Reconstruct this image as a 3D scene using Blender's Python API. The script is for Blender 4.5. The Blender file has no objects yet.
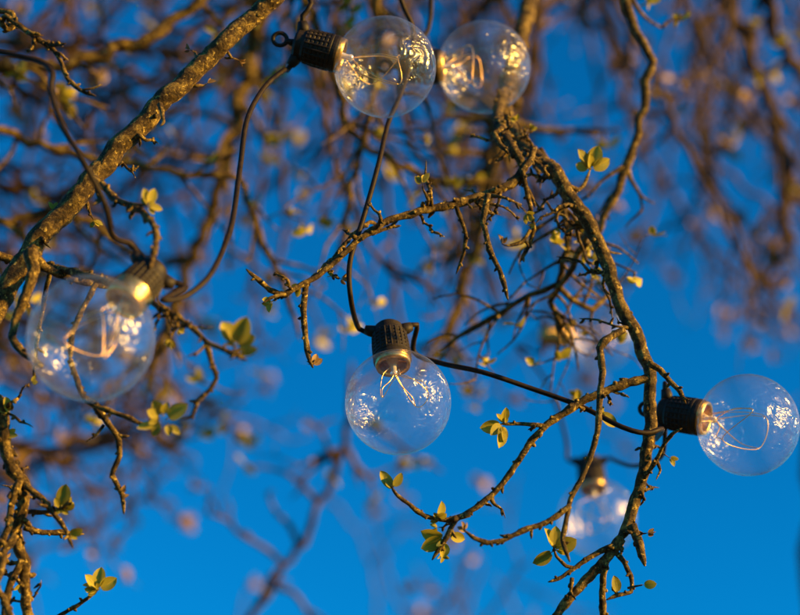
import bpy, math, random
from mathutils import Vector, Matrix, noise

# ------------------------------------------------------------------ camera
scene = bpy.context.scene
C = scene.collection
PITCH = math.radians(30)
CAM = Vector((0, 0, 1.6))
RIGHT = Vector((1, 0, 0))
FWD = Vector((0, math.cos(PITCH), math.sin(PITCH)))
UP = Vector((0, -math.sin(PITCH), math.cos(PITCH)))
LENS = 85.0
K = LENS / 36.0 * 800.0

cam_d = bpy.data.cameras.new('camera')
cam_d.lens = LENS
cam_d.sensor_width = 36
cam_d.clip_start = 0.05
cam_d.clip_end = 5000
cam_d.dof.use_dof = True
cam_d.dof.focus_distance = 1.69
cam_d.dof.aperture_fstop = 3.2
cam = bpy.data.objects.new('camera', cam_d)
cam.location = CAM
cam.rotation_euler = (math.pi / 2 + PITCH, 0, 0)
C.objects.link(cam)
scene.camera = cam

# ------------------------------------------------------------------ light
SUN_DIR = (RIGHT * 0.92 + UP * 0.34 - FWD * 0.14).normalized()      # towards the sun
sun_el = math.asin(SUN_DIR.z)
sun_az = math.atan2(SUN_DIR.x, SUN_DIR.y)                            # clockwise from +Y
world = bpy.data.worlds.new('World')
scene.world = world
world.use_nodes = True
nt = world.node_tree
for n in list(nt.nodes):
    nt.nodes.remove(n)
sky = nt.nodes.new('ShaderNodeTexSky')
sky.sky_type = 'NISHITA'
sky.sun_disc = False
sky.sun_elevation = sun_el
sky.sun_rotation = sun_az
sky.air_density = 1.0
sky.dust_density = 0.3
sky.ozone_density = 6.0
tint = nt.nodes.new('ShaderNodeMix')
tint.data_type = 'RGBA'
tint.blend_type = 'MULTIPLY'
tint.inputs['Factor'].default_value = 1.0
tint.inputs[7].default_value = (0.04, 1.02, 1.0, 1)
bg = nt.nodes.new('ShaderNodeBackground')
bg.inputs['Strength'].default_value = 0.0505
wo = nt.nodes.new('ShaderNodeOutputWorld')
nt.links.new(sky.outputs['Color'], tint.inputs[6])
gam = nt.nodes.new('ShaderNodeGamma')
gam.inputs['Gamma'].default_value = 1.25
nt.links.new(tint.outputs[2], gam.inputs['Color'])
nt.links.new(gam.outputs[0], bg.inputs['Color'])
nt.links.new(bg.outputs[0], wo.inputs['Surface'])

sun_d = bpy.data.lights.new('sun', 'SUN')
sun_d.energy = 4.2
sun_d.angle = math.radians(2.0)
sun_d.color = (1.0, 0.52, 0.07)
sun = bpy.data.objects.new('sun', sun_d)
sun.rotation_euler = SUN_DIR.to_track_quat('Z', 'Y').to_euler()
sun.location = (6, -2, 4)
C.objects.link(sun)

scene.view_settings.view_transform = 'Standard'
scene.view_settings.look = 'None'
scene.view_settings.gamma = 1
scene.view_settings.exposure = 1.78
scene.view_settings.use_curve_mapping = False
scene.render.engine = 'CYCLES'
scene.cycles.use_denoising = True
scene.cycles.max_bounces = 10
scene.cycles.transparent_max_bounces = 24
scene.cycles.sample_clamp_indirect = 6
scene.cycles.blur_glossy = 0.2


# ------------------------------------------------------------------ helpers
def P(x, y, d):
    """point of the place seen at photo pixel x, y (800 x 615) standing d metres down the view axis"""
    return CAM + RIGHT * ((x - 400) / K * d) + UP * (-(y - 307.5) / K * d) + FWD * d


def tag(o, label=None, cat=None, group=None, kind=None):
    if label: o['label'] = label
    if cat: o['category'] = cat
    if group: o['group'] = group
    if kind: o['kind'] = kind
    return o


def empty(name, loc):
    o = bpy.data.objects.new(name, None)
    o.empty_display_size = 0.05
    o.location = loc
    C.objects.link(o)
    return o


class MB:
    def __init__(self):
        self.v = []; self.f = []; self.uv = []

    def tube(self, pts, rad, sides=10, cap=True, rough=0.0, seed=0.0):
        """pts: world points, rad: radius per point; parallel transport frame"""
        n = len(pts)
        base = len(self.v)
        t0 = (pts[1] - pts[0]).normalized()
        a = Vector((0, 0, 1)) if abs(t0.z) < 0.9 else Vector((1, 0, 0))
        nrm = t0.cross(a).normalized()
        for i in range(n):
            t = (pts[min(i + 1, n - 1)] - pts[max(i - 1, 0)])
            if t.length < 1e-9: t = t0
            t.normalize()
            nrm = (nrm - t * nrm.dot(t))
            if nrm.length < 1e-6: nrm = t.orthogonal()
            nrm.normalize()
            b = t.cross(nrm)
            for k in range(sides):
                an = 2 * math.pi * k / sides
                dr = nrm * math.cos(an) + b * math.sin(an)
                r = rad[i]
                p = pts[i] + dr * r
                if rough:
                    q = p * (0.55 / max(r, 0.0012)) + Vector((seed, seed * 1.7, 0))
                    q2 = p * (1.6 / max(r, 0.0012)) + Vector((seed * 2.1, 0, seed))
                    p = p + dr * r * rough * (noise.noise(q) + 0.6 * noise.noise(q2))
                self.v.append(p)
        for i in range(n - 1):
            for k in range(sides):
                k2 = (k + 1) % sides
                self.f.append((base + i * sides + k, base + i * sides + k2, base + (i + 1) * sides + k2, base + (i + 1) * sides + k))
        if cap:
            for i, fl in ((0, True), (n - 1, False)):
                c = len(self.v)
                self.v.append(pts[i].copy())
                for k in range(sides):
                    k2 = (k + 1) % sides
                    a_, b_ = base + i * sides + k, base + i * sides + k2
                    self.f.append((b_, a_, c) if fl else (a_, b_, c))

    def lathe(self, prof, seg=40, axis=Matrix.Identity(4), close=False):
        base = len(self.v)
        for (r, z) in prof:
            for k in range(seg):
                an = 2 * math.pi * k / seg
                self.v.append(axis @ Vector((r * math.cos(an), r * math.sin(an), z)))
        n = len(prof)
        for i in range(n if close else n - 1):
            j = (i + 1) % n
            for k in range(seg):
                k2 = (k + 1) % seg
                self.f.append((base + i * seg + k, base + i * seg + k2, base + j * seg + k2, base + j * seg + k))

    def box(self, c, sx, sy, sz):
        b = len(self.v)
        for x in (-1, 1):
            for y in (-1, 1):
                for z in (-1, 1):
                    self.v.append(Vector(c) + Vector((x * sx / 2, y * sy / 2, z * sz / 2)))
        for f in ((0, 1, 3, 2), (4, 6, 7, 5), (0, 4, 5, 1), (2, 3, 7, 6), (0, 2, 6, 4), (1, 5, 7, 3)):
            self.f.append(tuple(b + i for i in f))

    def mesh(self, name, mat, smooth=True):
        me = bpy.data.meshes.new(name)
        me.from_pydata([tuple(p) for p in self.v], [], self.f)
        me.materials.append(mat)
        if smooth:
            me.polygons.foreach_set('use_smooth', [True] * len(me.polygons))
        me.update()
        return me

    def build(self, name, mat, parent=None, smooth=True):
        """vertices are in world space; stored relative to the parent's location"""
        if parent is not None:
            off = world_loc(parent)
            for i in range(len(self.v)):
                self.v[i] = self.v[i] - off
        o = bpy.data.objects.new(name, self.mesh(name, mat, smooth))
        C.objects.link(o)
        o.parent = parent
        return o


def world_loc(o):
    l = Vector((0, 0, 0))
    while o is not None:
        l = l + o.location
        o = o.parent
    return l


def catmull(pts, rad, step, lin=0.0):
    """resample a polyline of points with radii at about step metres"""
    out, ro = [], []
    n = len(pts)
    for i in range(n - 1):
        p0 = pts[i - 1] if i > 0 else pts[0] * 2 - pts[1]
        p1, p2 = pts[i], pts[i + 1]
        p3 = pts[i + 2] if i + 2 < n else pts[-1] * 2 - pts[-2]
        m = max(2, int((p2 - p1).length / step))
        for k in range(m):
            t = k / m
            t2, t3 = t * t, t * t * t
            out.append(0.5 * ((2 * p1) + (p2 - p0) * t + (2 * p0 - 5 * p1 + 4 * p2 - p3) * t2 + (3 * p1 - p0 - 3 * p2 + p3) * t3))
            if lin: out[-1] = out[-1].lerp(p1.lerp(p2, t), lin)
            ro.append(rad[i] + (rad[i + 1] - rad[i]) * t)
    out.append(pts[-1].copy()); ro.append(rad[-1])
    return out, ro


# ------------------------------------------------------------------ materials
def mat(name):
    m = bpy.data.materials.new(name)
    m.use_nodes = True
    return m, m.node_tree, m.node_tree.nodes['Principled BSDF']


def ramp(t, fac, stops):
    r = t.nodes.new('ShaderNodeValToRGB')
    el = r.color_ramp.elements
    while len(el) < len(stops): el.new(0.5)
    for e, (p, c) in zip(el, stops):
        e.position = p; e.color = (*c, 1)
    t.links.new(fac, r.inputs[0])
    return r.outputs[0]


def noise_tex(t, scale, detail=4, rough=0.6, dist=0.0, coord=None):
    n = t.nodes.new('ShaderNodeTexNoise')
    n.inputs['Scale'].default_value = scale
    n.inputs['Detail'].default_value = detail
    n.inputs['Roughness'].default_value = rough
    n.inputs['Distortion'].default_value = dist
    if coord is not None: t.links.new(coord, n.inputs['Vector'])
    return n.outputs[0]


def bump(t, height, b, strength, dist):
    n = t.nodes.new('ShaderNodeBump')
    n.inputs['Strength'].default_value = strength
    n.inputs['Distance'].default_value = dist
    t.links.new(height, n.inputs['Height'])
    t.links.new(n.outputs[0], b.inputs['Normal'])
    return n


def bark(name, dark, mid, light, scale=620):
    """rough bark: broad colour patches, dark pits, pale lichen flecks, relief at two sizes"""
    m, t, b = mat(name)
    co = t.nodes.new('ShaderNodeTexCoord').outputs['Object']
    n1 = noise_tex(t, scale * 0.16, 6, 0.7, 0.5, co)
    col = ramp(t, n1, [(0.34, dark), (0.50, mid), (0.68, light)])
    n2 = noise_tex(t, scale * 0.75, 6, 0.75, 0.3, co)
    v = t.nodes.new('ShaderNodeTexVoronoi')
    v.inputs['Scale'].default_value = scale * 0.45
    v.inputs['Randomness'].default_value = 1.0
    t.links.new(co, v.inputs['Vector'])
    mx = t.nodes.new('ShaderNodeMix'); mx.data_type = 'RGBA'; mx.blend_type = 'MULTIPLY'
    mx.inputs['Factor'].default_value = 0.85
    t.links.new(col, mx.inputs[6])
    t.links.new(ramp(t, n2, [(0.36, (0.12, 0.10, 0.09)), (0.58, (1, 1, 1))]), mx.inputs[7])
    n3 = noise_tex(t, scale * 0.38, 4, 0.6, 0.0, co)
    fl = ramp(t, n3, [(0.60, (0, 0, 0)), (0.68, (1, 1, 1))])
    mf = t.nodes.new('ShaderNodeMix'); mf.data_type = 'RGBA'
    t.links.new(fl, mf.inputs['Factor'])
    t.links.new(mx.outputs[2], mf.inputs[6])
    mf.inputs[7].default_value = tuple(min(0.6, c * 1.35) for c in light) + (1,)
    t.links.new(mf.outputs[2], b.inputs['Base Color'])
    b.inputs['Roughness'].default_value = 0.7
    b.inputs['Specular IOR Level'].default_value = 0.18
    ad = t.nodes.new('ShaderNodeMath'); ad.operation = 'MULTIPLY_ADD'
    t.links.new(v.outputs['Distance'], ad.inputs[0]); ad.inputs[1].default_value = 0.5
    t.links.new(n2, ad.inputs[2])
    ad2 = t.nodes.new('ShaderNodeMath'); ad2.operation = 'MULTIPLY_ADD'
    t.links.new(n1, ad2.inputs[0]); ad2.inputs[1].default_value = 1.6
    t.links.new(ad.outputs[0], ad2.inputs[2])
    bump(t, ad2.outputs[0], b, 0.7, 0.0015)
    return m


BARK = bark('fruit_tree_bark', (0.014, 0.009, 0.004), (0.08, 0.051, 0.015), (0.33, 0.24, 0.06))
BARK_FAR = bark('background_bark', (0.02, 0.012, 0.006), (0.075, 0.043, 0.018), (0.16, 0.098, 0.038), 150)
BARK_DIM = bark('dim_light_bark', (0.028, 0.018, 0.014), (0.075, 0.047, 0.034), (0.14, 0.09, 0.062), 150)  # greyed tone paints in the weaker warm light on farther branches


def leaf_mat(name, a, b_, tr=0.35):
    m, t, b = mat(name)
    co = t.nodes.new('ShaderNodeTexCoord').outputs['Object']
    oi = t.nodes.new('ShaderNodeObjectInfo').outputs['Random']
    n1 = noise_tex(t, 160, 3, 0.6, 0, co)
    ad = t.nodes.new('ShaderNodeMath'); ad.operation = 'MULTIPLY_ADD'
    t.links.new(oi, ad.inputs[0]); ad.inputs[1].default_value = 0.5
    t.links.new(n1, ad.inputs[2])
    col = ramp(t, ad.outputs[0], [(0.35, a), (0.95, b_)])
    t.links.new(col, b.inputs['Base Color'])
    b.inputs['Roughness'].default_value = 0.5
    tl = t.nodes.new('ShaderNodeBsdfTranslucent')
    t.links.new(col, tl.inputs['Color'])
    mx = t.nodes.new('ShaderNodeMixShader'); mx.inputs[0].default_value = tr
    t.links.new(b.outputs[0], mx.inputs[1]); t.links.new(tl.outputs[0], mx.inputs[2])
    t.links.new(mx.outputs[0], t.nodes['Material Output'].inputs['Surface'])
    bump(t, n1, b, 0.4, 0.0006)
    return m


LEAF = leaf_mat('young_leaf', (0.13, 0.13, 0.012), (0.42, 0.36, 0.03), 0.35)
BUD = leaf_mat('opening_bud', (0.14, 0.08, 0.035), (0.28, 0.18, 0.07), 0.25)

m, t, b = mat('clear_glass')
GLASS = m
t.nodes.remove(b)
va = t.nodes.new('ShaderNodeVectorMath'); va.operation = 'MULTIPLY_ADD'      # each globe has its own ripples
t.links.new(t.nodes.new('ShaderNodeObjectInfo').outputs['Random'], va.inputs[0])
va.inputs[1].default_value = (3.0, 5.0, 7.0)
t.links.new(t.nodes.new('ShaderNodeTexCoord').outputs['Object'], va.inputs[2])
co = va.outputs[0]
wav = noise_tex(t, 62, 2.5, 0.5, 1.6, co)
bp = t.nodes.new('ShaderNodeBump')
bp.inputs['Strength'].default_value = 1.0
bp.inputs['Distance'].default_value = 0.0042
t.links.new(wav, bp.inputs['Height'])
gl = t.nodes.new('ShaderNodeBsdfGlossy')
gl.inputs['Roughness'].default_value = 0.12
gl.inputs['Color'].default_value = (0.95, 0.95, 0.95, 1)
t.links.new(bp.outputs[0], gl.inputs['Normal'])
trn = t.nodes.new('ShaderNodeBsdfTransparent')
trn.inputs['Color'].default_value = (0.975, 0.975, 0.975, 1)
lw = t.nodes.new('ShaderNodeLayerWeight'); lw.inputs['Blend'].default_value = 0.5
pw = t.nodes.new('ShaderNodeMath'); pw.operation = 'POWER'; pw.inputs[1].default_value = 4.5
t.links.new(lw.outputs['Facing'], pw.inputs[0])
sc_ = t.nodes.new('ShaderNodeMath'); sc_.operation = 'MULTIPLY_ADD'
t.links.new(pw.outputs[0], sc_.inputs[0]); sc_.inputs[1].default_value = 0.9; sc_.inputs[2].default_value = 0.06
gl2 = t.nodes.new('ShaderNodeBsdfGlossy')
gl2.inputs['Roughness'].default_value = 0.26
t.links.new(bp.outputs[0], gl2.inputs['Normal'])
mxg = t.nodes.new('ShaderNodeMixShader'); mxg.inputs[0].default_value = 0.87
t.links.new(gl.outputs[0], mxg.inputs[1]); t.links.new(gl2.outputs[0], mxg.inputs[2])
mx1 = t.nodes.new('ShaderNodeMixShader')
t.links.new(sc_.outputs[0], mx1.inputs[0]); t.links.new(trn.outputs[0], mx1.inputs[1]); t.links.new(mxg.outputs[0], mx1.inputs[2])
dif = t.nodes.new('ShaderNodeBsdfDiffuse'); dif.inputs['Color'].default_value = (0.75, 0.73, 0.7, 1)
dust = noise_tex(t, 55, 5, 0.7, 0.5, co)
dr = t.nodes.new('ShaderNodeMapRange')
dr.inputs['From Min'].default_value = 0.35; dr.inputs['From Max'].default_value = 0.75
dr.inputs['To Min'].default_value = 0.008; dr.inputs['To Max'].default_value = 0.03
spk = t.nodes.new('ShaderNodeTexVoronoi'); spk.inputs['Scale'].default_value = 190
t.links.new(co, spk.inputs['Vector'])
sm = t.nodes.new('ShaderNodeMath'); sm.operation = 'LESS_THAN'; sm.inputs[1].default_value = 0.10
t.links.new(spk.outputs['Distance'], sm.inputs[0])
sa = t.nodes.new('ShaderNodeMath'); sa.operation = 'MULTIPLY_ADD'; sa.inputs[1].default_value = 0.5
t.links.new(sm.outputs[0], sa.inputs[0]); t.links.new(dust, sa.inputs[2])
dr.clamp = False
t.links.new(sa.outputs[0], dr.inputs['Value'])
dr.clamp = True
dr.inputs['From Max'].default_value = 1.0; dr.inputs['To Max'].default_value = 0.07
mx2 = t.nodes.new('ShaderNodeMixShader')
t.links.new(dr.outputs[0], mx2.inputs[0]); t.links.new(mx1.outputs[0], mx2.inputs[1]); t.links.new(dif.outputs[0], mx2.inputs[2])
t.links.new(mx2.outputs[0], t.nodes['Material Output'].inputs['Surface'])

m, t, b = mat('black_rubber')
RUBBER = m
co = t.nodes.new('ShaderNodeTexCoord').outputs['Object']
n1 = noise_tex(t, 300, 4, 0.6, 0, co)
t.links.new(ramp(t, n1, [(0.3, (0.006, 0.005, 0.004)), (0.75, (0.022, 0.016, 0.010))]), b.inputs['Base Color'])
b.inputs['Roughness'].default_value = 0.6
b.inputs['Specular IOR Level'].default_value = 0.25
bump(t, n1, b, 0.3, 0.0006)

m, t, b = mat('cable_sheath')
CABLE = m
co = t.nodes.new('ShaderNodeTexCoord').outputs['Object']
n1 = noise_tex(t, 220, 4, 0.6, 0, co)
t.links.new(ramp(t, n1, [(0.3, (0.006, 0.004, 0.003)), (0.75, (0.024, 0.015, 0.007))]), b.inputs['Base Color'])
b.inputs['Roughness'].default_value = 0.58
b.inputs['Specular IOR Level'].default_value = 0.16
bump(t, n1, b, 0.25, 0.0005)

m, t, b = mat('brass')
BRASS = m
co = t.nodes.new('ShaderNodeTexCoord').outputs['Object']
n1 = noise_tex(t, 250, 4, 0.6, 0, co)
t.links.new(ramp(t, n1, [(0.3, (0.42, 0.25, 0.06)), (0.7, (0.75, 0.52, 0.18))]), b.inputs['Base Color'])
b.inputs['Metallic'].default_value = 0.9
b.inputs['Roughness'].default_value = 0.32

m, t, b = mat('copper_wire')
COPPER = m
b.inputs['Base Color'].default_value = (0.8, 0.52, 0.2, 1)
b.inputs['Metallic'].default_value = 0.8
b.inputs['Roughness'].default_value = 0.35

m, t, b = mat('milky_glass')
STEM = m
b.inputs['Base Color'].default_value = (0.75, 0.72, 0.66, 1)
b.inputs['Roughness'].default_value = 0.15
b.inputs['Transmission Weight'].default_value = 0.55

m, t, b = mat('meadow')
GROUND = m
co = t.nodes.new('ShaderNodeTexCoord').outputs['Object']
n1 = noise_tex(t, 1.5, 8, 0.7, 0.3, co)
t.links.new(ramp(t, n1, [(0.3, (0.03, 0.035, 0.012)), (0.7, (0.07, 0.075, 0.03))]), b.inputs['Base Color'])
b.inputs['Roughness'].default_value = 0.9
bump(t, n1, b, 0.8, 0.05)

# ------------------------------------------------------------------ ground
gm = MB()
N = 40
for j in range(N + 1):
    for i in range(N + 1):
        u, v = i / N * 2 - 1, j / N * 2 - 1
        x, y = math.copysign(abs(u) ** 3, u) * 2500, math.copysign(abs(v) ** 3, v) * 2500
        gm.v.append(Vector((x, y, 0.0 if max(abs(x), abs(y)) < 8 else 0.15 * noise.noise(Vector((x * .05, y * .05, 0))))))
for j in range(N):
    for i in range(N):
        a = j * (N + 1) + i
        gm.f.append((a, a + 1, a + N + 2, a + N + 1))
g = gm.build('ground', GROUND)
tag(g, kind='structure')
g['label'] = 'short dark meadow grass under the trees'

# ------------------------------------------------------------------ wood
rng = random.Random(11)


def wood_tube(mb, pts, rad, step, sides, rough, seed, knob=0.0, jit=0.0, r=None):
    """a length of wood with kinks, knots and rings"""
    r = r or rng
    pts, rad = catmull(pts, rad, step, 0.65)
    n = len(pts)
    if jit:
        ph = Vector((seed * 3.1, seed, -seed * 1.3))
        for i in range(1, n - 1):
            w = min(1, i / 4, (n - 1 - i) / 4)
            q = pts[i]
            a = jit * rad[i] * w
            pts[i] = q + a * Vector((noise.noise(q * 38 + ph), noise.noise(q * 38 - ph), noise.noise(q * 38 + ph * 2))) \
                + 0.6 * a * Vector((noise.noise(q * 110 + ph), noise.noise(q * 110 - ph), noise.noise(q * 110 + ph * 2)))
    if knob:
        i = r.randint(2, 8)
        while i < n - 2:
            k = r.uniform(0.25, 1.0) * knob
            for o, w in ((-2, .25), (-1, .7), (0, 1), (1, .7), (2, .25)):
                if 0 <= i + o < n: rad[i + o] *= 1 + k * w
            i += r.randint(5, 16)
    for o, w in ((-1, 0.25), (-2, 0.6), (-3, 0.8), (-4, 0.93)):
        if n > 6: rad[o] *= w
    mb.tube(pts, rad, sides, True, rough, seed)
    return pts, rad


def spur(mb, p, d, length, r0, seed, rr):
    """short knobbly fruit spur"""
    d = d.normalized()
    pts = [p]
    cur = p
    dd = d
    for k in range(3):
        dd = (dd + Vector((rr.uniform(-1, 1), rr.uniform(-1, 1), rr.uniform(-1, 1))) * 0.45).normalized()
        cur = cur + dd * (length / 3)
        pts.append(cur)
    rad = [r0 * 1.2, r0 * 1.05, r0 * 0.95, r0 * 0.35]
    pp, ra = catmull(pts, rad, length / 6)
    mb.tube(pp, ra, 7, True, 0.25, seed)
    return cur, dd


def rand_perp(t, rr):
    while True:
        v = Vector((rr.uniform(-1, 1), rr.uniform(-1, 1), rr.uniform(-1, 1)))
        v = v - t * v.dot(t)
        if v.length > 0.2: return v.normalized()


TREE = empty('fruit_tree', (-0.86, 1.75, 0))
tag(TREE, 'knobbly fruit tree with sharp mossy branches and opening green leaves holding the light string', 'tree')
seedc = [0]


def branch(name, parent, pts, d0, d1, r0, r1, spurs=0.5, knob=0.32, jit=0.4, step=0.0026, sides=12, rough=0.14,
           material=None, ends=True, curve=None, raw=None):
    """pts are photo pixels; depth and pixel radius run linearly from first to last"""
    seedc[0] += 1
    s = seedc[0] * 7.31
    rr = random.Random(seedc[0] * 101)
    n = len(pts)
    L = [0]
    for a, b_ in zip(pts, pts[1:]):
        L.append(L[-1] + math.hypot(b_[0] - a[0], b_[1] - a[1]))
    W, R = [], []
    for i, q in enumerate(pts):
        u = L[i] / L[-1]
        d = d0 + (d1 - d0) * u if len(q) < 3 else q[2]
        W.append(P(q[0], q[1], d))
        R.append((r0 + (r1 - r0) * u) / K * d)
    if raw:
        W = [Vector(p) for p, _ in raw] + W
        R = [q for _, q in raw] + R
    if name == 'twig': R = [q * 0.84 for q in R]
    mb = MB()
    pp, ra = wood_tube(mb, W, R, step, sides, rough, s, knob, jit, rr)
    # buds and short spurs
    if spurs:
        i = rr.randint(2, 6)
        while i < len(pp) - 2:
            t_ = (pp[i + 1] - pp[i - 1]).normalized()
            dr = (rand_perp(t_, rr) + t_ * rr.uniform(0.1, 0.9)).normalized()
            big = rr.random() < 0.16
            ln = rr.uniform(0.005, 0.009) if big else rr.uniform(0.0018, 0.0035)
            rs = min(0.0024, max(0.0013, ra[i] * 0.55))
            spur(mb, pp[i] + dr * ra[i] * 0.6, dr, ln + ra[i] * 0.4, rs, s + i, rr)
            i += max(1, int(rr.uniform(2, 7) / spurs))
    o = mb.build(name, material or BARK, parent)
    o['_'] = 0
    del o['_']
    PATHS[o.name] = (pp, ra)
    return o


PATHS = {}

# trunk of the fruit tree, left of the view
tm = MB()
tp = [Vector(p) for p in ((-0.86, 1.75, -0.05), (-0.87, 1.74, 0.25), (-0.84, 1.73, 0.7), (-0.80, 1.70, 1.2), (-0.79, 1.68, 1.6), (-0.76, 1.62, 1.95))]
wood_tube(tm, tp, [0.15, 0.11, 0.095, 0.088, 0.085, 0.075], 0.03, 24, 0.12, 3.3, 0.08, 0.6)
trunk = tm.build('trunk', BARK, TREE)
TOP = (-0.76, 1.62, 1.92)

# leader climbing left of the view and arching over it
LEAD = branch('branch', TREE, [(-380, 640, 1.6), (-290, 300, 1.7), (-230, 40), (-120, -170), (60, -270), (260, -310), (450, -320), (640, -300)], 1.8, 2.2, 28, 11,
              spurs=0.2, knob=0.08, jit=0.4, sides=18, step=0.01, rough=0.1, raw=[(TOP, 0.06)])

# main limb crossing the upper left
A = branch('branch', TREE, [(-150, 480), (-50, 365), (0, 302), (30, 252), (62, 213), (108, 160), (152, 112), (200, 66), (250, 20), (300, -28), (345, -75), (390, -120)],
           1.60, 1.78, 12.5, 8, spurs=0.35, knob=0.035, jit=0.35, sides=24, step=0.004, rough=0.085,
           raw=[(TOP, 0.05), ((-0.66, 1.50, 2.12), 0.022)])
branch('twig', A, [(30, 250), (33, 275), (18, 312), (12, 338), (24, 353), (42, 366), (40, 368)], 1.60, 1.56, 8, 3, spurs=0.6)
branch('twig', A, [(30, 247), (44, 266), (66, 277), (90, 282), (116, 288)], 1.62, 1.66, 5.5, 3.5)
branch('twig', A, [(52, 262), (44, 300), (36, 350), (34, 380)], 1.66, 1.7, 3.2, 1.8)
branch('twig', A, [(95, 176), (100, 200), (92, 205)], 1.60, 1.57, 3.5, 2, spurs=1)
branch('twig', A, [(160, 104), (164, 122), (160, 126)], 1.64, 1.62, 3.0, 2, spurs=0)
branch('twig', A, [(96, 180), (118, 200), (142, 212), (154, 226), (156, 246), (150, 268)], 1.60, 1.48, 4.2, 3.4, spurs=1.3, knob=0.35)
branch('twig', A, [(118, 200), (134, 204), (148, 206)], 1.56, 1.53, 2.2, 1.5, spurs=1)

# twig carried on past the left bulb
F = branch('branch', TREE, [(-160, 300), (-60, 240), (20, 262, 1.70), (90, 276, 1.6), (142, 296), (168, 312), (190, 326), (208, 342), (228, 352), (247, 360)],
           1.75, 1.46, 6, 2.2, spurs=1.3, knob=0.35, raw=[(TOP, 0.03)])
branch('twig', F, [(206, 340), (210, 358), (216, 378), (208, 392), (198, 402), (192, 416), (180, 420)], 1.50, 1.5, 3.4, 2.2, spurs=1.5, knob=0.4)
branch('twig', F, [(206, 344), (198, 352), (186, 357)], 1.50, 1.49, 2.0, 1.2, spurs=1)
branch('twig', F, [(84, 398), (96, 406), (118, 438), (120, 455), (112, 474), (122, 495), (124, 514)], 1.60, 1.6, 4.2, 2.6, spurs=1.2, knob=0.3)
branch('twig', F, [(70, 360), (84, 398), (102, 408), (124, 416), (142, 424), (156, 426)], 1.60, 1.57, 3.6, 2.6, spurs=1)
branch('twig', F, [(104, 425), (96, 436), (86, 442)], 1.60, 1.6, 2.2, 1.2, spurs=1)
branch('twig', F, [(100, 276), (82, 310), (72, 335), (70, 362)], 1.62, 1.6, 3.5, 3, spurs=0.8)

# lower left branch
E = branch('branch', TREE, [(-190, 430), (-90, 360), (-20, 385), (2, 412), (5, 448), (12, 470), (26, 486), (22, 512), (14, 530), (22, 556), (26, 590), (30, 640)],
           1.62, 1.6, 7.5, 5.0, spurs=1.2, knob=0.3, raw=[(TOP, 0.035)])
branch('twig', E, [(20, 480), (12, 505), (8, 528), (0, 545), (-20, 556)], 1.6, 1.58, 4.5, 3.5, spurs=1.2)
branch('twig', E, [(26, 486), (44, 500), (56, 516), (66, 530), (73, 548)], 1.6, 1.58, 4.0, 2.2, spurs=1.6, knob=0.4)
branch('twig', E, [(24, 512), (46, 512), (62, 508), (70, 500)], 1.62, 1.58, 3.0, 2.0, spurs=1.5)
branch('twig', E, [(24, 527), (44, 532), (66, 533), (84, 534)], 1.64, 1.66, 4.0, 2.4, spurs=1)
branch('twig', E, [(16, 535), (4, 552), (0, 572), (-10, 600)], 1.58, 1.55, 4.5, 3.6, spurs=1.4)
branch('twig', E, [(22, 560), (10, 584), (4, 604), (6, 640)], 1.6, 1.58, 4.5, 3.5, spurs=1.4)
branch('twig', E, [(-14, 580), (4, 598), (14, 630)], 1.55, 1.55, 4.5, 4.0, spurs=1.4)
branch('twig', E, [(30, 640), (56, 618), (80, 604), (98, 590)], 1.66, 1.64, 3.0, 2.0, spurs=1)

# curled twig at the top left
H = branch('branch', TREE, [(-220, 160), (-120, 60), (-40, 18), (-4, 10), (12, 13), (16, 24), (8, 30), (2, 24), (6, 16), (20, 26), (38, 38), (54, 50), (62, 62), (68, 80), (80, 90), (96, 96)],
           1.7, 1.6, 5, 1.8, spurs=1.2, knob=0.3, raw=[(TOP, 0.03)], jit=0.6)
branch('twig', H, [(40, 40), (52, 46), (66, 44)], 1.62, 1.6, 2.4, 2, spurs=2)
branch('twig', H, [(82, 90), (94, 88), (102, 84)], 1.60, 1.6, 1.6, 0.9, spurs=0)

# arching right limb
R_ = branch('branch', TREE, [(430, -320, 2.15), (500, -200, 2.2), (534, -80, 2.22), (530, 0, 2.2), (519, 45, 2.14), (508, 85, 2.05), (504, 112, 1.96), (522, 143, 1.86), (556, 176), (584, 214), (604, 258), (622, 308), (640, 345), (649, 372), (651, 405), (647, 445), (640, 485), (630, 520), (618, 543)],
            1.90, 1.70, 9.5, 5.6, spurs=0.6, knob=0.07, jit=0.45, sides=20, step=0.004, rough=0.10)
branch('twig', R_, [(622, 538), (604, 560), (588, 578), (572, 594), (556, 616), (548, 640)], 1.70, 1.68, 6, 5, spurs=0.8)
branch('twig', R_, [(632, 525), (640, 548), (645, 566)], 1.70, 1.68, 6, 4.5, spurs=0.8)
branch('twig', R_, [(606, 556), (602, 580), (603, 612), (604, 640)], 1.70, 1.7, 4, 4, spurs=0.5)
branch('twig', R_, [(612, 546), (592, 556), (574, 568), (560, 578), (548, 582)], 1.70, 1.68, 3.6, 2, spurs=1.2)
branch('twig', R_, [(576, 568), (566, 566), (556, 556), (553, 545)], 1.69, 1.68, 2.2, 1.5, spurs=1)
branch('twig', R_, [(572, 578), (571, 592), (576, 600)], 1.69, 1.68, 2.4, 1.6, spurs=1)
branch('twig', R_, [(614, 550), (624, 562), (631, 576), (631, 592), (616, 596), (606, 600)], 1.70, 1.67, 3.2, 2, spurs=1.2)
branch('twig', R_, [(628, 588), (636, 586), (642, 585)], 1.68, 1.67, 1.6, 1.0, spurs=0)
branch('twig', R_, [(648, 362), (660, 370), (671, 383), (680, 392), (686, 404)], 1.71, 1.70, 4, 2.4, spurs=0.8)
S1 = branch('twig', R_, [(648, 378), (632, 382), (612, 388), (588, 398), (566, 412), (543, 428), (528, 446), (512, 470), (494, 493), (476, 508), (456, 520), (444, 540), (432, 560)],
            1.71, 1.66, 5, 2.8, spurs=0.6)
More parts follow.
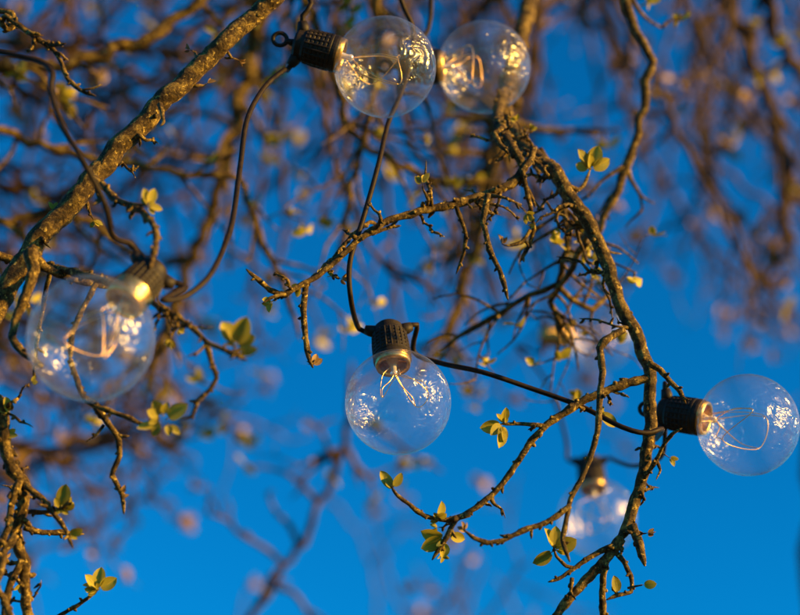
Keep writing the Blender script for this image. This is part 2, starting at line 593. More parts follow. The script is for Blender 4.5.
branch('twig', R_, [(470, 514), (446, 520), (424, 516), (408, 504), (396, 494), (391, 486)], 1.67, 1.65, 3.4, 2.2, spurs=1.2, knob=0.3)
branch('twig', R_, [(546, 426), (528, 424), (512, 424), (500, 424)], 1.69, 1.68, 2.8, 1.8, spurs=0.8)
branch('twig', R_, [(624, 330), (606, 340), (600, 348), (602, 372), (600, 404), (597, 434), (590, 458), (580, 482), (571, 498), (566, 520), (562, 540), (570, 562)],
       1.70, 1.62, 4.4, 2.6, spurs=0.5, knob=0.28)
branch('twig', R_, [(570, 506), (556, 516), (538, 526), (520, 532), (504, 540), (488, 542), (474, 538), (464, 530)], 1.63, 1.60, 3.6, 2.4, spurs=1.3, knob=0.4)
branch('twig', R_, [(644, 478), (655, 462), (662, 448), (672, 434), (682, 428)], 1.71, 1.69, 2.6, 2.0, spurs=0.8)
branch('twig', R_, [(656, 458), (660, 470), (656, 480)], 1.71, 1.69, 2.0, 1.2, spurs=0)
branch('twig', R_, [(566, 184), (578, 190), (584, 184), (590, 170)], 1.78, 1.80, 2.8, 2, spurs=0.7)
branch('twig', R_, [(598, 246), (610, 252), (622, 254)], 1.76, 1.8, 2.0, 1.2, spurs=0)
B1 = branch('branch', TREE, [(508, 86, 2.04), (500, 104, 1.94), (499, 122, 1.84), (512, 148), (524, 168), (512, 184), (488, 194), (456, 204), (420, 212), (388, 220), (356, 242), (330, 266), (306, 283), (284, 294), (270, 290), (256, 278), (246, 269)],
            1.80, 1.66, 5.2, 2.2, spurs=0.9, knob=0.3)
branch('twig', B1, [(502, 128), (494, 134), (499, 144), (508, 152)], 1.78, 1.76, 3, 3, spurs=1)
branch('twig', B1, [(534, 148), (530, 160), (520, 172)], 1.78, 1.76, 4, 4, spurs=0.5)
branch('twig', B1, [(522, 170), (528, 196), (534, 226), (530, 244), (520, 262)], 1.76, 1.78, 3, 2.2, spurs=0.9)
branch('twig', B1, [(530, 230), (522, 242), (508, 246), (502, 244)], 1.77, 1.76, 2.4, 1.6, spurs=0.8)
branch('twig', B1, [(488, 194), (483, 222), (490, 250), (500, 272), (508, 300)], 1.72, 1.70, 3.8, 2.6, spurs=0.8, knob=0.3)
branch('twig', B1, [(456, 206), (466, 234), (464, 252), (456, 274)], 1.73, 1.75, 2.6, 1.8, spurs=0.9)
branch('twig', B1, [(306, 284), (303, 308), (305, 336), (309, 356), (313, 368)], 1.69, 1.67, 3.8, 3, spurs=1.2, knob=0.3)
branch('twig', B1, [(330, 266), (340, 250), (352, 236), (370, 222), (380, 226)], 1.70, 1.76, 3, 2, spurs=0.8)
branch('twig', B1, [(372, 234), (392, 226), (402, 214)], 1.72, 1.74, 2.4, 1.6, spurs=0.8)
branch('twig', B1, [(282, 294), (270, 298), (262, 304)], 1.67, 1.66, 2.4, 1.4, spurs=0.8)

def fine_twigs(o, n, seed, box, lenr=(14, 46), bias=(0, 0.5), r0=2.0):
    """crooked fine twigs grown node to node from branch o; box limits where they start (photo pixels)"""
    rr = random.Random(seed)
    pp, ra = PATHS[o.name]
    par = o if o.parent is TREE else o.parent
    ok = []
    for i, p in enumerate(pp[2:-2]):
        v = p - CAM; d = v.dot(FWD)
        x, y = 400 + v.dot(RIGHT) / d * K, 307.5 - v.dot(UP) / d * K
        if box[0] < x < box[2] and box[1] < y < box[3]: ok.append((x, y, d))
    for k in range(n):
        x, y, d = rr.choice(ok)
        a = rr.uniform(0, 6.28)
        dx, dy = math.cos(a) + bias[0], math.sin(a) + bias[1]
        a = math.atan2(dy, dx)
        ln = rr.uniform(*lenr)
        m_ = rr.randint(3, 6)
        pts = [(x, y, d)]
        sg = rr.choice((-1, 1))
        for q in range(m_):
            a += sg * rr.uniform(0.15, 0.75); sg = -sg if rr.random() < 0.75 else sg
            x += math.cos(a) * ln / m_; y += math.sin(a) * ln / m_
            d += rr.uniform(-0.012, 0.018)
            pts.append((x, y, d))
        tw = branch('twig', par, pts, d, d, r0 * rr.uniform(0.8, 1.4), r0 * 0.5, spurs=1.2, knob=0.45)
        if rr.random() < 0.3: TIPS.append((par, x, y, d, math.degrees(-a)))


TIPS = []
fine_twigs(R_, 22, 3, (500, 130, 660, 340), (16, 66), bias=(-0.9, 0.4))
fine_twigs(R_, 9, 4, (600, 440, 660, 545), (12, 34))
fine_twigs(B1, 22, 5, (260, 130, 530, 300), (14, 58), bias=(-0.2, 0.7))
fine_twigs(S1, 9, 6, (440, 370, 640, 540), (12, 32))
fine_twigs(F, 8, 7, (150, 290, 250, 360), (12, 34))
fine_twigs(E, 12, 8, (-5, 390, 40, 615), (14, 46), (0.6, 0.0))
fine_twigs(A, 9, 9, (20, 20, 260, 260), (14, 40), (0.4, 0.4), 2.4)
fine_twigs(H, 5, 10, (0, 10, 95, 95), (10, 24))

# ------------------------------------------------------------------ leaves
def leaf_mesh(seed):
    rr = random.Random(seed)
    mb = MB()
    n = 7
    w0 = rr.uniform(0.30, 0.44)
    bend = rr.uniform(-0.5, 0.6)
    cup = rr.uniform(0.35, 1.0)
    tw = rr.uniform(-0.3, 0.3)
    rows = []
    for i in range(n + 1):
        u = i / n
        w = w0 * (math.sin(math.pi * min(1, u * 0.93 + 0.07) ** 0.95) ** 0.62) if u < 1 else 0.0
        w = max(w, 0.015)
        z = bend * 0.35 * u * u
        row = []
        for s in (-1, -0.5, 0, 0.5, 1):
            x = s * w
            zz = z + cup * abs(s) ** 1.4 * w * 0.7 + 0.012 * math.sin(9 * u + s * 5)
            x2 = x * math.cos(tw * u) - zz * math.sin(tw * u) * 0.4
            row.append(len(mb.v))
            mb.v.append(Vector((x2, u, zz)))
        rows.append(row)
    for a, b_ in zip(rows, rows[1:]):
        for k in range(4):
            mb.f.append((a[k], a[k + 1], b_[k + 1], b_[k]))
    mb.tube([Vector((0, -0.22, -0.03)), Vector((0, -0.1, -0.005)), Vector((0, 0.25, bend * 0.02)), Vector((0, 0.7, bend * 0.17))], [0.03, 0.024, 0.018, 0.008], 5)
    return mb


LEAFM = [leaf_mesh(40 + i).mesh('leaf', LEAF) for i in range(6)]
BUDM = [leaf_mesh(90 + i).mesh('leaf', BUD) for i in range(3)]


def add_leaf(parent, pos, direction, normal, size, meshes=LEAFM, rr=rng):
    d = direction.normalized()
    x = d.cross(normal)
    if x.length < 1e-4: x = d.orthogonal()
    x.normalize()
    z = x.cross(d)
    o = bpy.data.objects.new('leaf', rr.choice(meshes))
    C.objects.link(o)
    o.parent = parent
    M = Matrix((x, d, z)).transposed()
    pl = world_loc(parent)
    wid = rr.uniform(0.85, 1.15)
    o.matrix_local = Matrix.Translation(pos + d * size * 0.2 - pl) @ M.to_4x4() @ Matrix.Diagonal((size * wid, size, size, 1))
    return o


def snap(a, reach=0.02):
    """nearest point on any branch or twig already grown"""
    best, bd = a, reach
    for pp, ra in PATHS.values():
        for q in pp:
            dd = (q - a).length
            if dd < bd: best, bd = q, dd
    return best


def leaf_at(parent, x0, y0, x1, y1, d, facing=0.35, tilt=0.0, meshes=LEAFM, extra=True):
    """a leaf whose stalk springs from the twig at pixel x0, y0 and whose tip is at x1, y1, and often a smaller one beside it"""
    a = snap(P(x0, y0, d))
    da = (a - CAM).dot(FWD)
    b_ = P(x1, y1, da + rng.uniform(-0.006, 0.006))
    n = (-FWD + SUN_DIR * 0.55 + RIGHT * rng.uniform(-1, 1) * facing * 2 + UP * rng.uniform(-1, 1) * facing * 2)
    full = math.hypot(x1 - x0, y1 - y0) / K * da
    o = add_leaf(parent, a, b_ - a, n, 0.9 * min((b_ - a).length / 1.25, full), meshes)
    if extra:
        for k in range(rng.choice((0, 1, 1, 2))):
            v = b_ - a
            v = Matrix.Rotation(math.radians(rng.choice((-1, 1)) * rng.uniform(22, 55)), 3, FWD) @ v
            v = v - FWD * v.length * rng.uniform(-0.7, 0.7)
            nn = n + RIGHT * rng.uniform(-1.2, 1.2) + UP * rng.uniform(-1.2, 1.2)
            add_leaf(parent, a, v, nn, full * rng.uniform(0.4, 0.7), meshes)
    return o


def cluster(parent, x, y, d, n, size, ang, spread, meshes=LEAFM):
    """n leaves opening from one bud; ang in degrees, 0 = right, 90 = up in the picture"""
    p = P(x, y, d)
    for i in range(n):
        a = math.radians(ang + spread * ((i + 0.5) / n - 0.5) * 2 + rng.uniform(-12, 12))
        dr = RIGHT * math.cos(a) + UP * math.sin(a) - FWD * rng.uniform(-0.6, 0.6)
        nn = -FWD + RIGHT * rng.uniform(-1.2, 1.2) + UP * rng.uniform(-1.2, 1.2)
        add_leaf(parent, p, dr, nn, size * rng.uniform(0.75, 1.1) / K * d, meshes)


def bud_scale(parent, x, y, d, n=4):
    cluster(parent, x, y, d, n, 8, 90, 120, BUDM)


for par, x, y, d, a in TIPS:
    cluster(par, x, y, d, rng.randint(2, 4), rng.uniform(6, 11), a, 55, rng.choice((LEAFM, LEAFM, BUDM)))
# sharp ones, leaf by leaf
for args in (((150, 208, 142, 186), (152, 208, 166, 210), (150, 206, 156, 186)),):
    for q in args: leaf_at(A, *q, 1.52)
for q in ((240, 340, 222, 316), (241, 340, 250, 310), (240, 342, 262, 350), (238, 342, 246, 354)): leaf_at(F, *q, 1.47)
for q in ((160, 418, 144, 410), (162, 416, 168, 400), (166, 420, 190, 402), (168, 424, 182, 436), (160, 422, 152, 438), (164, 416, 152, 398), (158, 424, 134, 430)): leaf_at(F, *q, 1.52)
for q in ((120, 494, 126, 484), (118, 492, 112, 486), (122, 498, 130, 494)): leaf_at(F, *q, 1.6, meshes=BUDM)
for q in ((98, 588, 84, 572), (98, 586, 101, 563), (100, 588, 120, 576), (96, 590, 82, 588)): leaf_at(E, *q, 1.64)
for q in ((70, 502, 68, 478), (70, 504, 84, 500), (68, 502, 54, 496), (70, 506, 60, 512), (84, 532, 94, 520)): leaf_at(E, *q, 1.6)
for q in ((2, 420, 4, 394), (4, 436, 20, 436), (-2, 415, -10, 395)): leaf_at(E, *q, 1.6)
for q in ((391, 488, 378, 468), (391, 486, 403, 470), (390, 488, 384, 478)): leaf_at(R_, *q, 1.66)
for q in ((500, 424, 476, 428), (500, 422, 506, 404), (498, 426, 498, 452), (502, 422, 494, 412)): leaf_at(R_, *q, 1.69)
for q in ((436, 518, 442, 498), (446, 536, 416, 548), (446, 534, 468, 540), (444, 538, 442, 560), (440, 530, 430, 518)): leaf_at(R_, *q, 1.66)
for q in ((553, 548, 546, 524), (552, 548, 530, 566), (556, 546, 580, 536), (553, 546, 556, 522)): leaf_at(R_, *q, 1.69)
leaf_at(R_, 640, 585, 659, 583, 1.67, 0.1, extra=False)
leaf_at(R_, 616, 586, 612, 568, 1.68, 0.1, extra=False)
leaf_at(R_, 612, 420, 628, 436, 1.72, 0.2, extra=False)
for q in ((590, 168, 576, 146), (592, 166, 600, 142), (594, 168, 614, 158), (592, 168, 582, 160), (592, 166, 592, 146)): leaf_at(R_, *q, 1.80)
for q in ((502, 246, 498, 232), (503, 246, 508, 236)): leaf_at(B1, *q, 1.76, meshes=BUDM)
for q in ((320, 284, 320, 268), (322, 288, 326, 276)): leaf_at(B1, *q, 1.70)
for q in ((313, 366, 324, 358), (312, 366, 306, 360), (314, 364, 318, 352)): leaf_at(B1, *q, 1.67, meshes=BUDM)
for q in ((464, 532, 462, 520), (466, 532, 456, 526)): leaf_at(R_, *q, 1.60, meshes=BUDM)

# ------------------------------------------------------------------ limbs of the fruit tree further back
def bg_branch(tree, pts, d0, d1, r0, r1, nt_=6, tl=60, material=None, leaves=8, raw=None, gather=None, droop=0.35, lsize=14):
    """soft, out of focus branch with side twigs and opening buds; one mesh of wood and one of leaves"""
    seedc[0] += 1
    s = seedc[0] * 3.17
    rr = random.Random(seedc[0] * 77 + 5)
    L = [0]
    for a, b_ in zip(pts, pts[1:]):
        L.append(L[-1] + math.hypot(b_[0] - a[0], b_[1] - a[1]))
    W, R = [], []
    for i, q in enumerate(pts):
        u = L[i] / L[-1]
        d = d0 + (d1 - d0) * u if len(q) < 3 else q[2]
        W.append(P(q[0], q[1], d)); R.append((r0 + (r1 - r0) * u) / K * d)
    if raw:
        W = [Vector(p) for p, _ in raw] + W; R = [q for _, q in raw] + R
    mb = MB()
    pp, ra = wood_tube(mb, W, R, 0.012, 8, 0.15, s, 0.25, 1.6, rr)
    tips = [pp[-1]]
    n0 = len(pp)

    def side(p, t_, ln, r_, lev):
        pts_ = [p]; cur = p
        dd = (rand_perp(t_, rr) * rr.uniform(0.6, 1.2) + t_ * rr.uniform(0.2, 1.0)).normalized()
        dd = (dd - FWD * dd.dot(FWD) * 0.5).normalized()
        m_ = max(3, int(ln / 0.03))
        for k in range(m_):
            dd = (dd + Vector((rr.uniform(-1, 1), rr.uniform(-1, 1), rr.uniform(-1, 1))) * 0.42 + Vector((0, 0, -droop * 0.4))).normalized()
            cur = cur + dd * ln / m_
            pts_.append(cur)
            if lev < 2 and k > 0 and rr.random() < (0.55, 0.3)[lev]:
                side(cur, dd, ln * rr.uniform(0.25, 0.5), r_ * 0.6, lev + 1)
            elif rr.random() < 0.3: tips.append(cur)
        rads = [r_ * (1 - 0.6 * k / m_) for k in range(m_ + 1)]
        a, b_ = catmull(pts_, rads, 0.02)
        mb.tube(a, b_, 6, True, 0)
        tips.append(cur)
    scale = (d0 + d1) / 2 / K
    first = int(n0 * 0.3)
    for k in range(nt_):
        i = rr.randint(max(1, first), n0 - 2)
        t_ = (pp[i + 1] - pp[i - 1]).normalized()
        side(pp[i], t_, tl * scale * rr.uniform(0.5, 1.4), max(0.0012, min(ra[i] * 0.6, 0.0045)) * (1.5 if d0 > 2.5 else 1.0), 0)
    o = mb.build('branch', material or BARK_FAR, tree)
    if leaves:
        lm = MB()
        for k in range(leaves):
            p = rr.choice(tips) + Vector((rr.uniform(-1, 1), rr.uniform(-1, 1), rr.uniform(-1, 1))) * 0.004
            for j in range(rr.randint(2, 4)):
                src = leaf_proto[rr.randint(0, len(leaf_proto) - 1)]
                d = Vector((rr.uniform(-1, 1), rr.uniform(-1, 1), rr.uniform(-0.4, 1))).normalized()
                x = d.orthogonal().normalized(); x.rotate(Matrix.Rotation(rr.uniform(0, 6.28), 3, d)); z = x.cross(d)
                sz = lsize * scale * rr.uniform(0.6, 1.2)
                b0 = len(lm.v)
                for v in src.v[:40]: lm.v.append(p + (x * v.x + d * v.y + z * v.z) * sz)
                lm.f.extend(tuple(b0 + q for q in f) for f in src.f[:28])
        lo = lm.build('young_leaves', LEAF if gather is None else gather, o)
        lo['kind'] = 'stuff'
    return o


leaf_proto = [leaf_mesh(200 + i) for i in range(4)]
bg_branch(TREE, [(-245, 90, 1.8), (-150, 80, 2.0), (-60, 62), (0, 60), (55, 68), (105, 57), (150, 38), (205, -5), (260, -60)], 2.15, 2.25, 7, 5, 9, 66, BARK, 9)
bg_branch(TREE, [(200, -300, 2.0), (290, -150), (290, -40), (265, 10), (248, 70), (236, 130), (225, 185), (205, 230), (190, 270), (165, 330), (150, 390)], 2.7, 2.9, 11, 5, 25, 88, BARK, 16)
bg_branch(TREE, [(512, 70, 2.12), (508, 96, 2.2), (500, 130), (490, 170), (478, 240), (460, 300), (446, 360)], 2.6, 2.8, 7, 4, 22, 88, BARK, 16)
bg_branch(TREE, [(500, -316, 2.12), (570, -160, 2.1), (610, -50), (632, 20), (649, 62), (645, 110), (628, 165), (605, 215), (590, 250)], 2.05, 2.0, 6, 3.5, 9, 55, BARK, 9)
bg_branch(TREE, [(350, -315, 2.1), (372, -120), (379, 30), (374, 100), (356, 170), (345, 230), (330, 280)], 2.15, 2.3, 5, 3, 14, 77, BARK, 12)
bg_branch(TREE, [(230, -305, 2.05), (280, -120), (300, -20), (330, 60), (352, 130), (392, 160), (430, 182), (470, 180), (510, 184)], 2.2, 2.3, 5, 3.5, 16, 77, BARK, 13)
bg_branch(TREE, [(-215, 10, 1.85), (-110, 90, 2.0), (0, 130), (60, 150), (120, 162), (190, 176), (240, 182), (262, 240), (285, 290), (300, 340)], 2.2, 2.3, 5, 3, 14, 77, BARK, 12)
bg_branch(TREE, [(-270, 200, 1.76), (-130, 240, 2.0), (0, 222), (60, 208), (100, 230), (140, 260), (170, 330), (180, 370)], 2.2, 2.4, 6, 3, 16, 77, BARK, 14)
bg_branch(TREE, [(540, 150, 1.85), (566, 196), (568, 236), (562, 262), (556, 282), (530, 298), (500, 312), (470, 330), (440, 350)], 1.88, 1.98, 3.8, 2.6, 19, 62, BARK, 8)
bg_branch(TREE, [(586, 216, 1.80), (584, 242), (577, 264), (560, 284), (552, 300), (562, 330), (575, 350)], 1.84, 2.0, 3.8, 2.6, 13, 60, BARK, 7)
bg_branch(TREE, [(556, 284), (572, 298), (592, 308), (608, 296), (618, 286)], 1.95, 2.0, 3.2, 2.2, 9, 55, BARK, 5)

# ------------------------------------------------------------------ trees standing behind
f1, f2 = P(-250, 60, 3.5), P(-190, -260, 3.6)
T2 = empty('background_tree', (f1.x - 0.1, f1.y + 0.1, 0))
tag(T2, 'bare blurred tree behind the fruit tree, its tangle of twigs reaching across the blue', 'tree')
tm = MB()
bx, by = T2.location.x, T2.location.y
wood_tube(tm, [Vector((bx, by, -0.05)), Vector((bx, by, 0.4)), Vector((bx + 0.04, by, 1.4)), Vector((bx, by, 2.4)), f1, f2, P(-60, -420, 3.7), P(200, -480, 3.7)],
          [0.2, 0.15, 0.13, 0.12, 0.09, 0.07, 0.05, 0.03], 0.05, 18, 0.1, 5.5, 0.08, 0.5)
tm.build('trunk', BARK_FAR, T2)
FK = [(-240, 40, 3.5), (-150, 60)]
FT = [(-190, -260, 3.6), (-40, -330)]
FL = [(-265, 160, 3.5), (-180, 260)]
rb = random.Random(5)


def random_sprays(tree, n, xr, yr, dr_, angr, lenr, r0, material, raw, seed, tw=8, tl=70, lv=8, droop=0.35, lm=None, lsize=14):
    rr = random.Random(seed)
    for i in range(n):
        x, y = rr.uniform(*xr), rr.uniform(*yr)
        d = rr.uniform(*dr_)
        a = math.radians(rr.uniform(*angr))
        ln = rr.uniform(*lenr)
        pts = list(raw)
        m_ = 7
        for k in range(m_):
            pts.append((x, y))
            a += rr.uniform(-0.35, 0.35)
            x += math.cos(a) * ln / m_; y += math.sin(a) * ln / m_
        bg_branch(tree, pts, d, d + rr.uniform(-0.3, 0.3), r0 * rr.uniform(0.7, 1.2), r0 * 0.35, tw, tl, material, lv, None, lm, droop, lsize)


# picture angles: 0 = to the right, 90 = downwards
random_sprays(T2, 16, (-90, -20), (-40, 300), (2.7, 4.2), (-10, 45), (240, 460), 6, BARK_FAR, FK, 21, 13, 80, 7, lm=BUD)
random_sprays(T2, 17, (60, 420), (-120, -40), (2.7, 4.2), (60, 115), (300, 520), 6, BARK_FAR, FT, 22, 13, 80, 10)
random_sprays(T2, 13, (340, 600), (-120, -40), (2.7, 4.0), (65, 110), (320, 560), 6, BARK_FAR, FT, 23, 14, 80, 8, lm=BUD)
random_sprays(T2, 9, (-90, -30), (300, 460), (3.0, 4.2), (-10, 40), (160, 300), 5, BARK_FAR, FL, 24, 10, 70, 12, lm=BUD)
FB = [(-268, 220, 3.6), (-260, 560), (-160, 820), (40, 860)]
random_sprays(T2, 8, (-90, -30), (400, 580), (3.0, 4.6), (-35, 12), (240, 460), 5, BARK_DIM, FL, 25, 12, 80, 9, lm=BUD)
random_sprays(T2, 9, (120, 560), (660, 720), (4.0, 5.6), (-115, -65), (130, 280), 4, BARK_DIM, FB, 26, 11, 80, 12, lm=BUD)
bg_branch(T2, [(-262, 150, 3.5), (-200, 500), (0, 720), (150, 720), (235, 640), (268, 592), (303, 540), (326, 492), (342, 448), (350, 405), (352, 360)], 3.3, 3.0, 4.8, 3.2, 14, 80, BARK_DIM, 10)
bg_branch(T2, [(345, 450), (325, 454), (308, 462), (290, 470)], 3.05, 3.0, 4, 2, 3, 40, BARK_DIM, 3)
bg_branch(T2, [(345, 448), (362, 470), (378, 490)], 3.05, 3.1, 4, 2, 3, 40, BARK_DIM, 3)

T3 = empty('background_tree', P(870, 1000, 3.4) * 1.0)
T3.location.z = 0
tag(T3, 'tall tree greyed for weaker warm light, standing behind with its long thin blurred shoots hanging down over open sky', 'tree')
tm = MB()
bx, by = T3.location.x, T3.location.y
a1, a2 = P(838, 680, 3.3), P(850, 500, 3.3)
wood_tube(tm, [Vector((bx, by, -0.05)), Vector((bx, by, 0.4)), Vector((bx, by, 1.2)), a1, a2, P(850, 300, 3.4), P(880, 100, 3.5), P(860, -120, 3.6), P(800, -300, 3.7)],
          [0.17, 0.13, 0.11, 0.075, 0.07, 0.065, 0.06, 0.05, 0.03], 0.05, 18, 0.1, 8.5, 0.08, 0.5)
tm.build('trunk', BARK_DIM, T3)
FK3 = [(838, -200, 3.65), (810, -220)]
bg_branch(T3, [(842, -190, 3.65), (760, -160), (725, -20), (748, 50), (770, 105), (784, 155), (786, 210), (792, 260)], 3.2, 3.3, 8, 5, 8, 70, BARK_DIM, 10)
bg_branch(T3, [(848, -150, 3.6), (800, -120), (768, 0), (775, 40), (802, 66), (830, 120)], 3.1, 3.1, 8, 5, 5, 60, BARK_DIM, 5)
random_sprays(T3, 9, (560, 830), (-130, -50), (3.2, 5.2), (75, 115), (280, 500), 5, BARK_DIM, FK3, 31, 11, 80, 13, 0.6, lm=BUD)
random_sprays(T3, 6, (590, 830), (-130, -50), (4.4, 6.2), (70, 110), (430, 580), 5, BARK_DIM, FK3, 33, 12, 90, 14, 0.6, lm=BUD)
random_sprays(T3, 5, (480, 640), (-130, -50), (3.4, 5.0), (75, 105), (200, 300), 5, BARK_DIM, FK3, 32, 9, 70, 9, 0.6, lm=BUD)

# ------------------------------------------------------------------ bulbs
RG = 0.0475
NECK = 0.0165


def bulb(pos, direction, label, side, fil=0, holder=None, loop=True):
    """clear globe on a black rubber holder; local -Z runs from the holder to the globe's end"""
    holder = holder or RUBBER
    root = empty('festoon_bulb', pos)
    tag(root, label, 'light bulb', 'clear globe bulbs on the light string')
    root.rotation_mode = 'QUATERNION'
    z = -direction.normalized()
    x = (side - z * side.dot(z)).normalized()
    root.rotation_quaternion = Matrix((x, z.cross(x), z)).transposed().to_quaternion()

    def part(mb, name, m_, parent=root, smooth=True):
        o = bpy.data.objects.new(name, mb.mesh(name, m_, smooth))
        C.objects.link(o); o.parent = parent
        return o
    # globe
    a0 = math.asin(NECK / RG)
    prof = [(NECK * 0.98, RG + 0.002), (NECK, RG * math.cos(a0) + 0.003)]
    prof = [(NECK, RG * math.cos(a0) + 0.006), (NECK * 1.0, RG * math.cos(a0) + 0.002)]
    M_ = 44
    for i in range(M_ + 1):
        a = a0 + (math.pi - a0) * i / M_
        prof.append((max(1e-5, RG * math.sin(a)), RG * math.cos(a)))
    mb = MB(); mb.lathe(list(reversed(prof)), 72); globe = part(mb, 'globe', GLASS)
    z0 = RG * math.cos(a0)
    # brass collar just inside the holder, open towards the globe
    mb = MB()
    mb.lathe([(0.0122, z0 + 0.012), (0.0122, z0 - 0.002), (0.0130, z0 - 0.004), (0.0156, z0 - 0.0042), (0.0163, z0 - 0.001), (0.0163, z0 + 0.012)], 40)
    col = part(mb, 'screw_collar', BRASS)
    mb = MB()
    mb.lathe([(1e-5, z0 + 0.0085), (0.0125, z0 + 0.0085)], 32)
    for an in (0.3, 0.3 + math.pi / 2):
        c, s_ = math.cos(an), math.sin(an)
        mb.tube([Vector((-0.0125 * c, -0.0125 * s_, z0 + 0.004)), Vector((0, 0, z0 + 0.0045)), Vector((0.0125 * c, 0.0125 * s_, z0 + 0.004))], [0.0014] * 3, 8)
    part(mb, 'contact_plate', BRASS, col)
    # holder
    mb = MB()
    s0 = z0 + 0.0018
    pr = [(0.0168, s0 + 0.006), (0.0168, s0), (0.0186, s0 - 0.0006), (0.0192, s0 + 0.0015), (0.0190, s0 + 0.004)]
    for k in range(6):
        z = s0 + 0.005 + k * 0.0042
        r = 0.0184 - k * 0.0003
        pr += [(r, z), (r + 0.0007, z + 0.0008), (r + 0.0007, z + 0.0026), (r, z + 0.0034)]
    pr += [(0.0170, s0 + 0.031), (0.0150, s0 + 0.0335), (0.0145, s0 + 0.039), (0.0120, s0 + 0.0415), (0.0050, s0 + 0.0425), (1e-5, s0 + 0.0426)]
    mb.lathe(pr, 40)
    for an in range(20):
        a = 2 * math.pi * an / 20
        c, s_ = math.cos(a), math.sin(a)
        mb.tube([Vector((0.0182 * c, 0.0182 * s_, s0 + 0.006)), Vector((0.0180 * c, 0.0180 * s_, s0 + 0.018)), Vector((0.0170 * c, 0.0170 * s_, s0 + 0.030))], [0.0011] * 3, 6)
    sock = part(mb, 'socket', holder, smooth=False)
    sock.scale = (0.92, 0.92, 1)
    # loop for hanging
    mb = MB()
    zc = s0 + 0.0555
    ring = [Vector((0.0066 * math.cos(2 * math.pi * k / 20), 0, zc + 0.0066 * math.sin(2 * math.pi * k / 20))) for k in range(21)]
    mb.tube(ring, [0.0021] * 21, 10, False)
    mb.tube([Vector((0, 0, s0 + 0.041)), Vector((0, 0, s0 + 0.046)), Vector((0, 0, s0 + 0.050))], [0.0045, 0.0032, 0.0028], 10)
    if loop: part(mb, 'hanging_loop', RUBBER, sock)
    # cable glands either side
    for s_ in (-1, 1):
        mb = MB()
        mb.tube([Vector((s_ * 0.010, 0, s0 + 0.0355)), Vector((s_ * 0.0185, 0, s0 + 0.0375)), Vector((s_ * 0.0235, 0, s0 + 0.0395))], [0.0062, 0.0056, 0.0044], 12)
        part(mb, 'cable_gland', RUBBER, sock)
    # stem, supports and filament
    rr = random.Random(fil * 13 + 1)
    mb = MB()
    mb.lathe([(0.0075, z0 + 0.008), (0.0052, z0 + 0.001), (0.0030, z0 - 0.004), (0.0026, z0 - 0.009), (0.0036, z0 - 0.0115), (0.0026, z0 - 0.0135), (1e-5, z0 - 0.014)], 20)
    stem = part(mb, 'stem', STEM)
    zt = z0 - 0.0125
    ang = rr.uniform(0, 6.28)
    tips = []
    for k in range(4):
        a = ang + 2 * math.pi * k / 4 + rr.uniform(-0.4, 0.4)
        rad_ = rr.uniform(0.013, 0.031)
        e = Vector((math.cos(a) * rad_, math.sin(a) * rad_, zt - rr.uniform(0.016, 0.052)))
        tips.append(e)
        mb = MB()
        pp, ra = catmull([Vector((0, 0, zt)), Vector((e.x * 0.35, e.y * 0.35, zt - 0.008)), Vector((e.x * 0.9, e.y * 0.9, e.z * 0.6 + zt * 0.4)), e], [0.0005, 0.00045, 0.0004, 0.0004], 0.002)
        mb.tube(pp, ra, 6)
        part(mb, 'support_wire', COPPER, stem)
    mb = MB()
    pts = [Vector((0.003, 0, z0)), Vector((tips[0].x * 0.8, tips[0].y * 0.8, z0 - 0.014))] + tips + [Vector((-0.003, 0, z0))]
    pp, ra = catmull(pts, [0.0004] * len(pts), 0.001)
    mb.tube(pp, ra, 6)
    part(mb, 'filament', COPPER, stem)
    return root


def imgdir(dx, dy, toward):
    """direction given in the picture plane (dy down) with a component towards the viewer"""
    v = Vector((dx, dy, 0)).normalized() * math.sqrt(max(0, 1 - toward * toward))
    return (RIGHT * v.x - UP * v.y - FWD * toward).normalized()


DOWN = Vector((0, 0, -1))
SPEC = {
    'L': ((91, 338, 1.45), imgdir(-0.62, 0.80, 0.60), 'clear globe bulb with brownish holder hanging in front of the thick limb and knobbly twigs', imgdir(0.75, 0.65, 0)),
    'A': ((385, 67, 1.76), imgdir(1, 0.27, 0.05), 'clear globe bulb held sideways with its black ribbed holder and loop in full view', imgdir(-0.2, 1, 0.1)),
    'B': ((484, 67, 1.93), imgdir(1, 0.02, 0.12), 'clear globe bulb touching the sideways globe, its own holder hidden behind that globe', imgdir(0, 1, 0)),
    'C': ((398, 402, 1.69), (DOWN + RIGHT * 0.12 - FWD * 0.22).normalized(), 'clear globe bulb hanging straight down alone in open sky from a long black cable', imgdir(1, 0.15, 0.1)),
    'R': ((748, 425, 1.76), imgdir(1, 0.14, 0.48), 'clear globe bulb sticking out sideways over open sky beyond the arching limb, brass collar showing', imgdir(-0.1, 1, 0.1)),
    'D': ((597, 518, 2.30), (DOWN + RIGHT * 0.05 - FWD * 0.2).normalized(), 'soft focus globe bulb hanging behind the fork at the lower end of the arching limb', imgdir(1, 0, 0)),
    'F': ((601, 338, 2.72), imgdir(1, 0.05, 0.10), 'strongly blurred small globe bulb on a holder coloured gold for warm light, behind the arching limb', imgdir(0, 1, 0)),
}
BULB = {}
for i, (k, (p, dr_, lab, roll)) in enumerate(SPEC.items()):
    BULB[k] = bulb(P(*p), dr_, lab, roll, i, BRASS if k == 'F' else None, k in 'ARB')  # brass on F's holder colours in the warm light falling there
BULB['L'].scale = (1.03,) * 3
for ch in BULB['L'].children:
    if ch.name.startswith('socket'): ch.scale = (0.84, 0.84, 0.97)
bpy.context.view_layer.update()


def gland(k, side):
    """where the cable enters the holder of bulb k, two points: inside and just outside"""
    z0 = RG * math.cos(math.asin(NECK / RG)) + 0.0018
    M_ = BULB[k].matrix_world
    return [M_ @ Vector((side * 0.016, 0, z0 + 0.0370)), M_ @ Vector((side * 0.027, 0, z0 + 0.041))]


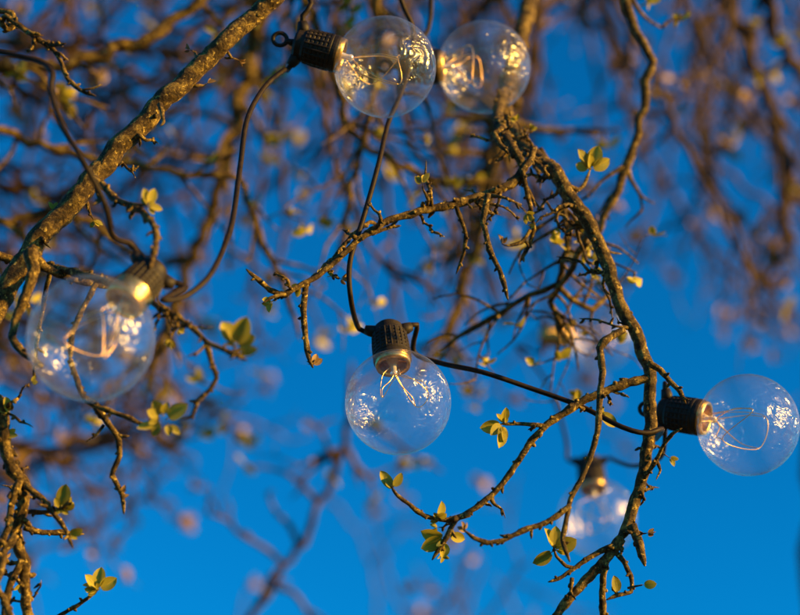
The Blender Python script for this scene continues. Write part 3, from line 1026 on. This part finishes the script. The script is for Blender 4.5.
def gl_sides(k, px):
    """the side of the holder that lies nearer to a picture point"""
    q = P(*px)
    return 1 if (gland(k, 1)[1] - q).length < (gland(k, -1)[1] - q).length else -1


def cable_run(ka, pts, kb):
    """list of world points of one run of the string between two holders"""
    W = []
    if ka:
        s = used.get(ka)
        s = -s if s else gl_sides(ka, pts[0])
        used[ka] = s
        W += gland(ka, s)
    W += [P(*q) for q in pts]
    if kb:
        s = used.get(kb)
        s = -s if s else gl_sides(kb, pts[-1])
        used[kb] = s
        W += list(reversed(gland(kb, s)))
    return W


used = {}
runs = [
    cable_run(None, [(-420, 120, 1.62), (-200, 25, 1.56), (-60, 44, 1.52), (0, 52, 1.50), (38, 61, 1.49), (52, 72, 1.48), (51, 92, 1.47), (64, 128, 1.46), (86, 166, 1.45), (105, 205, 1.46), (113, 236, 1.48)], 'L'),
    cable_run('L', [(162, 300, 1.47), (186, 296, 1.49), (212, 272, 1.52), (231, 226, 1.58), (240, 168, 1.64), (247, 120, 1.68), (264, 88, 1.72), (284, 70, 1.75)], 'A'),
    cable_run('A', [(311, 4, 1.77), (304, -24, 1.79), (330, -90, 1.83), (380, -70, 1.86), (401, 0, 1.86), (413, 30, 1.86), (410, 64, 1.85), (400, 96, 1.82), (388, 124, 1.79), (378, 166, 1.75), (364, 216, 1.72), (350, 262, 1.70), (351, 300, 1.69)], 'C'),
    cable_run('C', [(414, 352, 1.765), (440, 363, 1.75), (482, 372, 1.72), (530, 388, 1.72), (580, 406, 1.71), (622, 427, 1.69), (646, 433, 1.69), (662, 429, 1.71)], 'R'),
    cable_run('R', [(664, 448, 1.85), (652, 462, 1.95), (632, 466, 2.08), (614, 460, 2.2)], 'D'),
    cable_run('D', [(566, 440, 2.38), (556, 405, 2.50), (540, 372, 2.62), (516, 346, 2.72)], 'F'),
    cable_run('F', [(500, 310, 2.72), (475, 240, 2.6), (440, 150, 2.3), (425, 100, 2.05)], 'B'),
    cable_run('B', [(428, 30, 1.98), (420, -40, 2.0), (330, -140, 2.0)], None),
]
cm = MB()
for W in runs:
    pp, ra = catmull(W, [0.0024] * len(W), 0.006)
    cm.tube(pp, ra, 12, True)
cab = cm.build('light_cable', CABLE)
tag(cab, 'thin black rubber cable looping between the globe bulbs through the branches', 'cable')
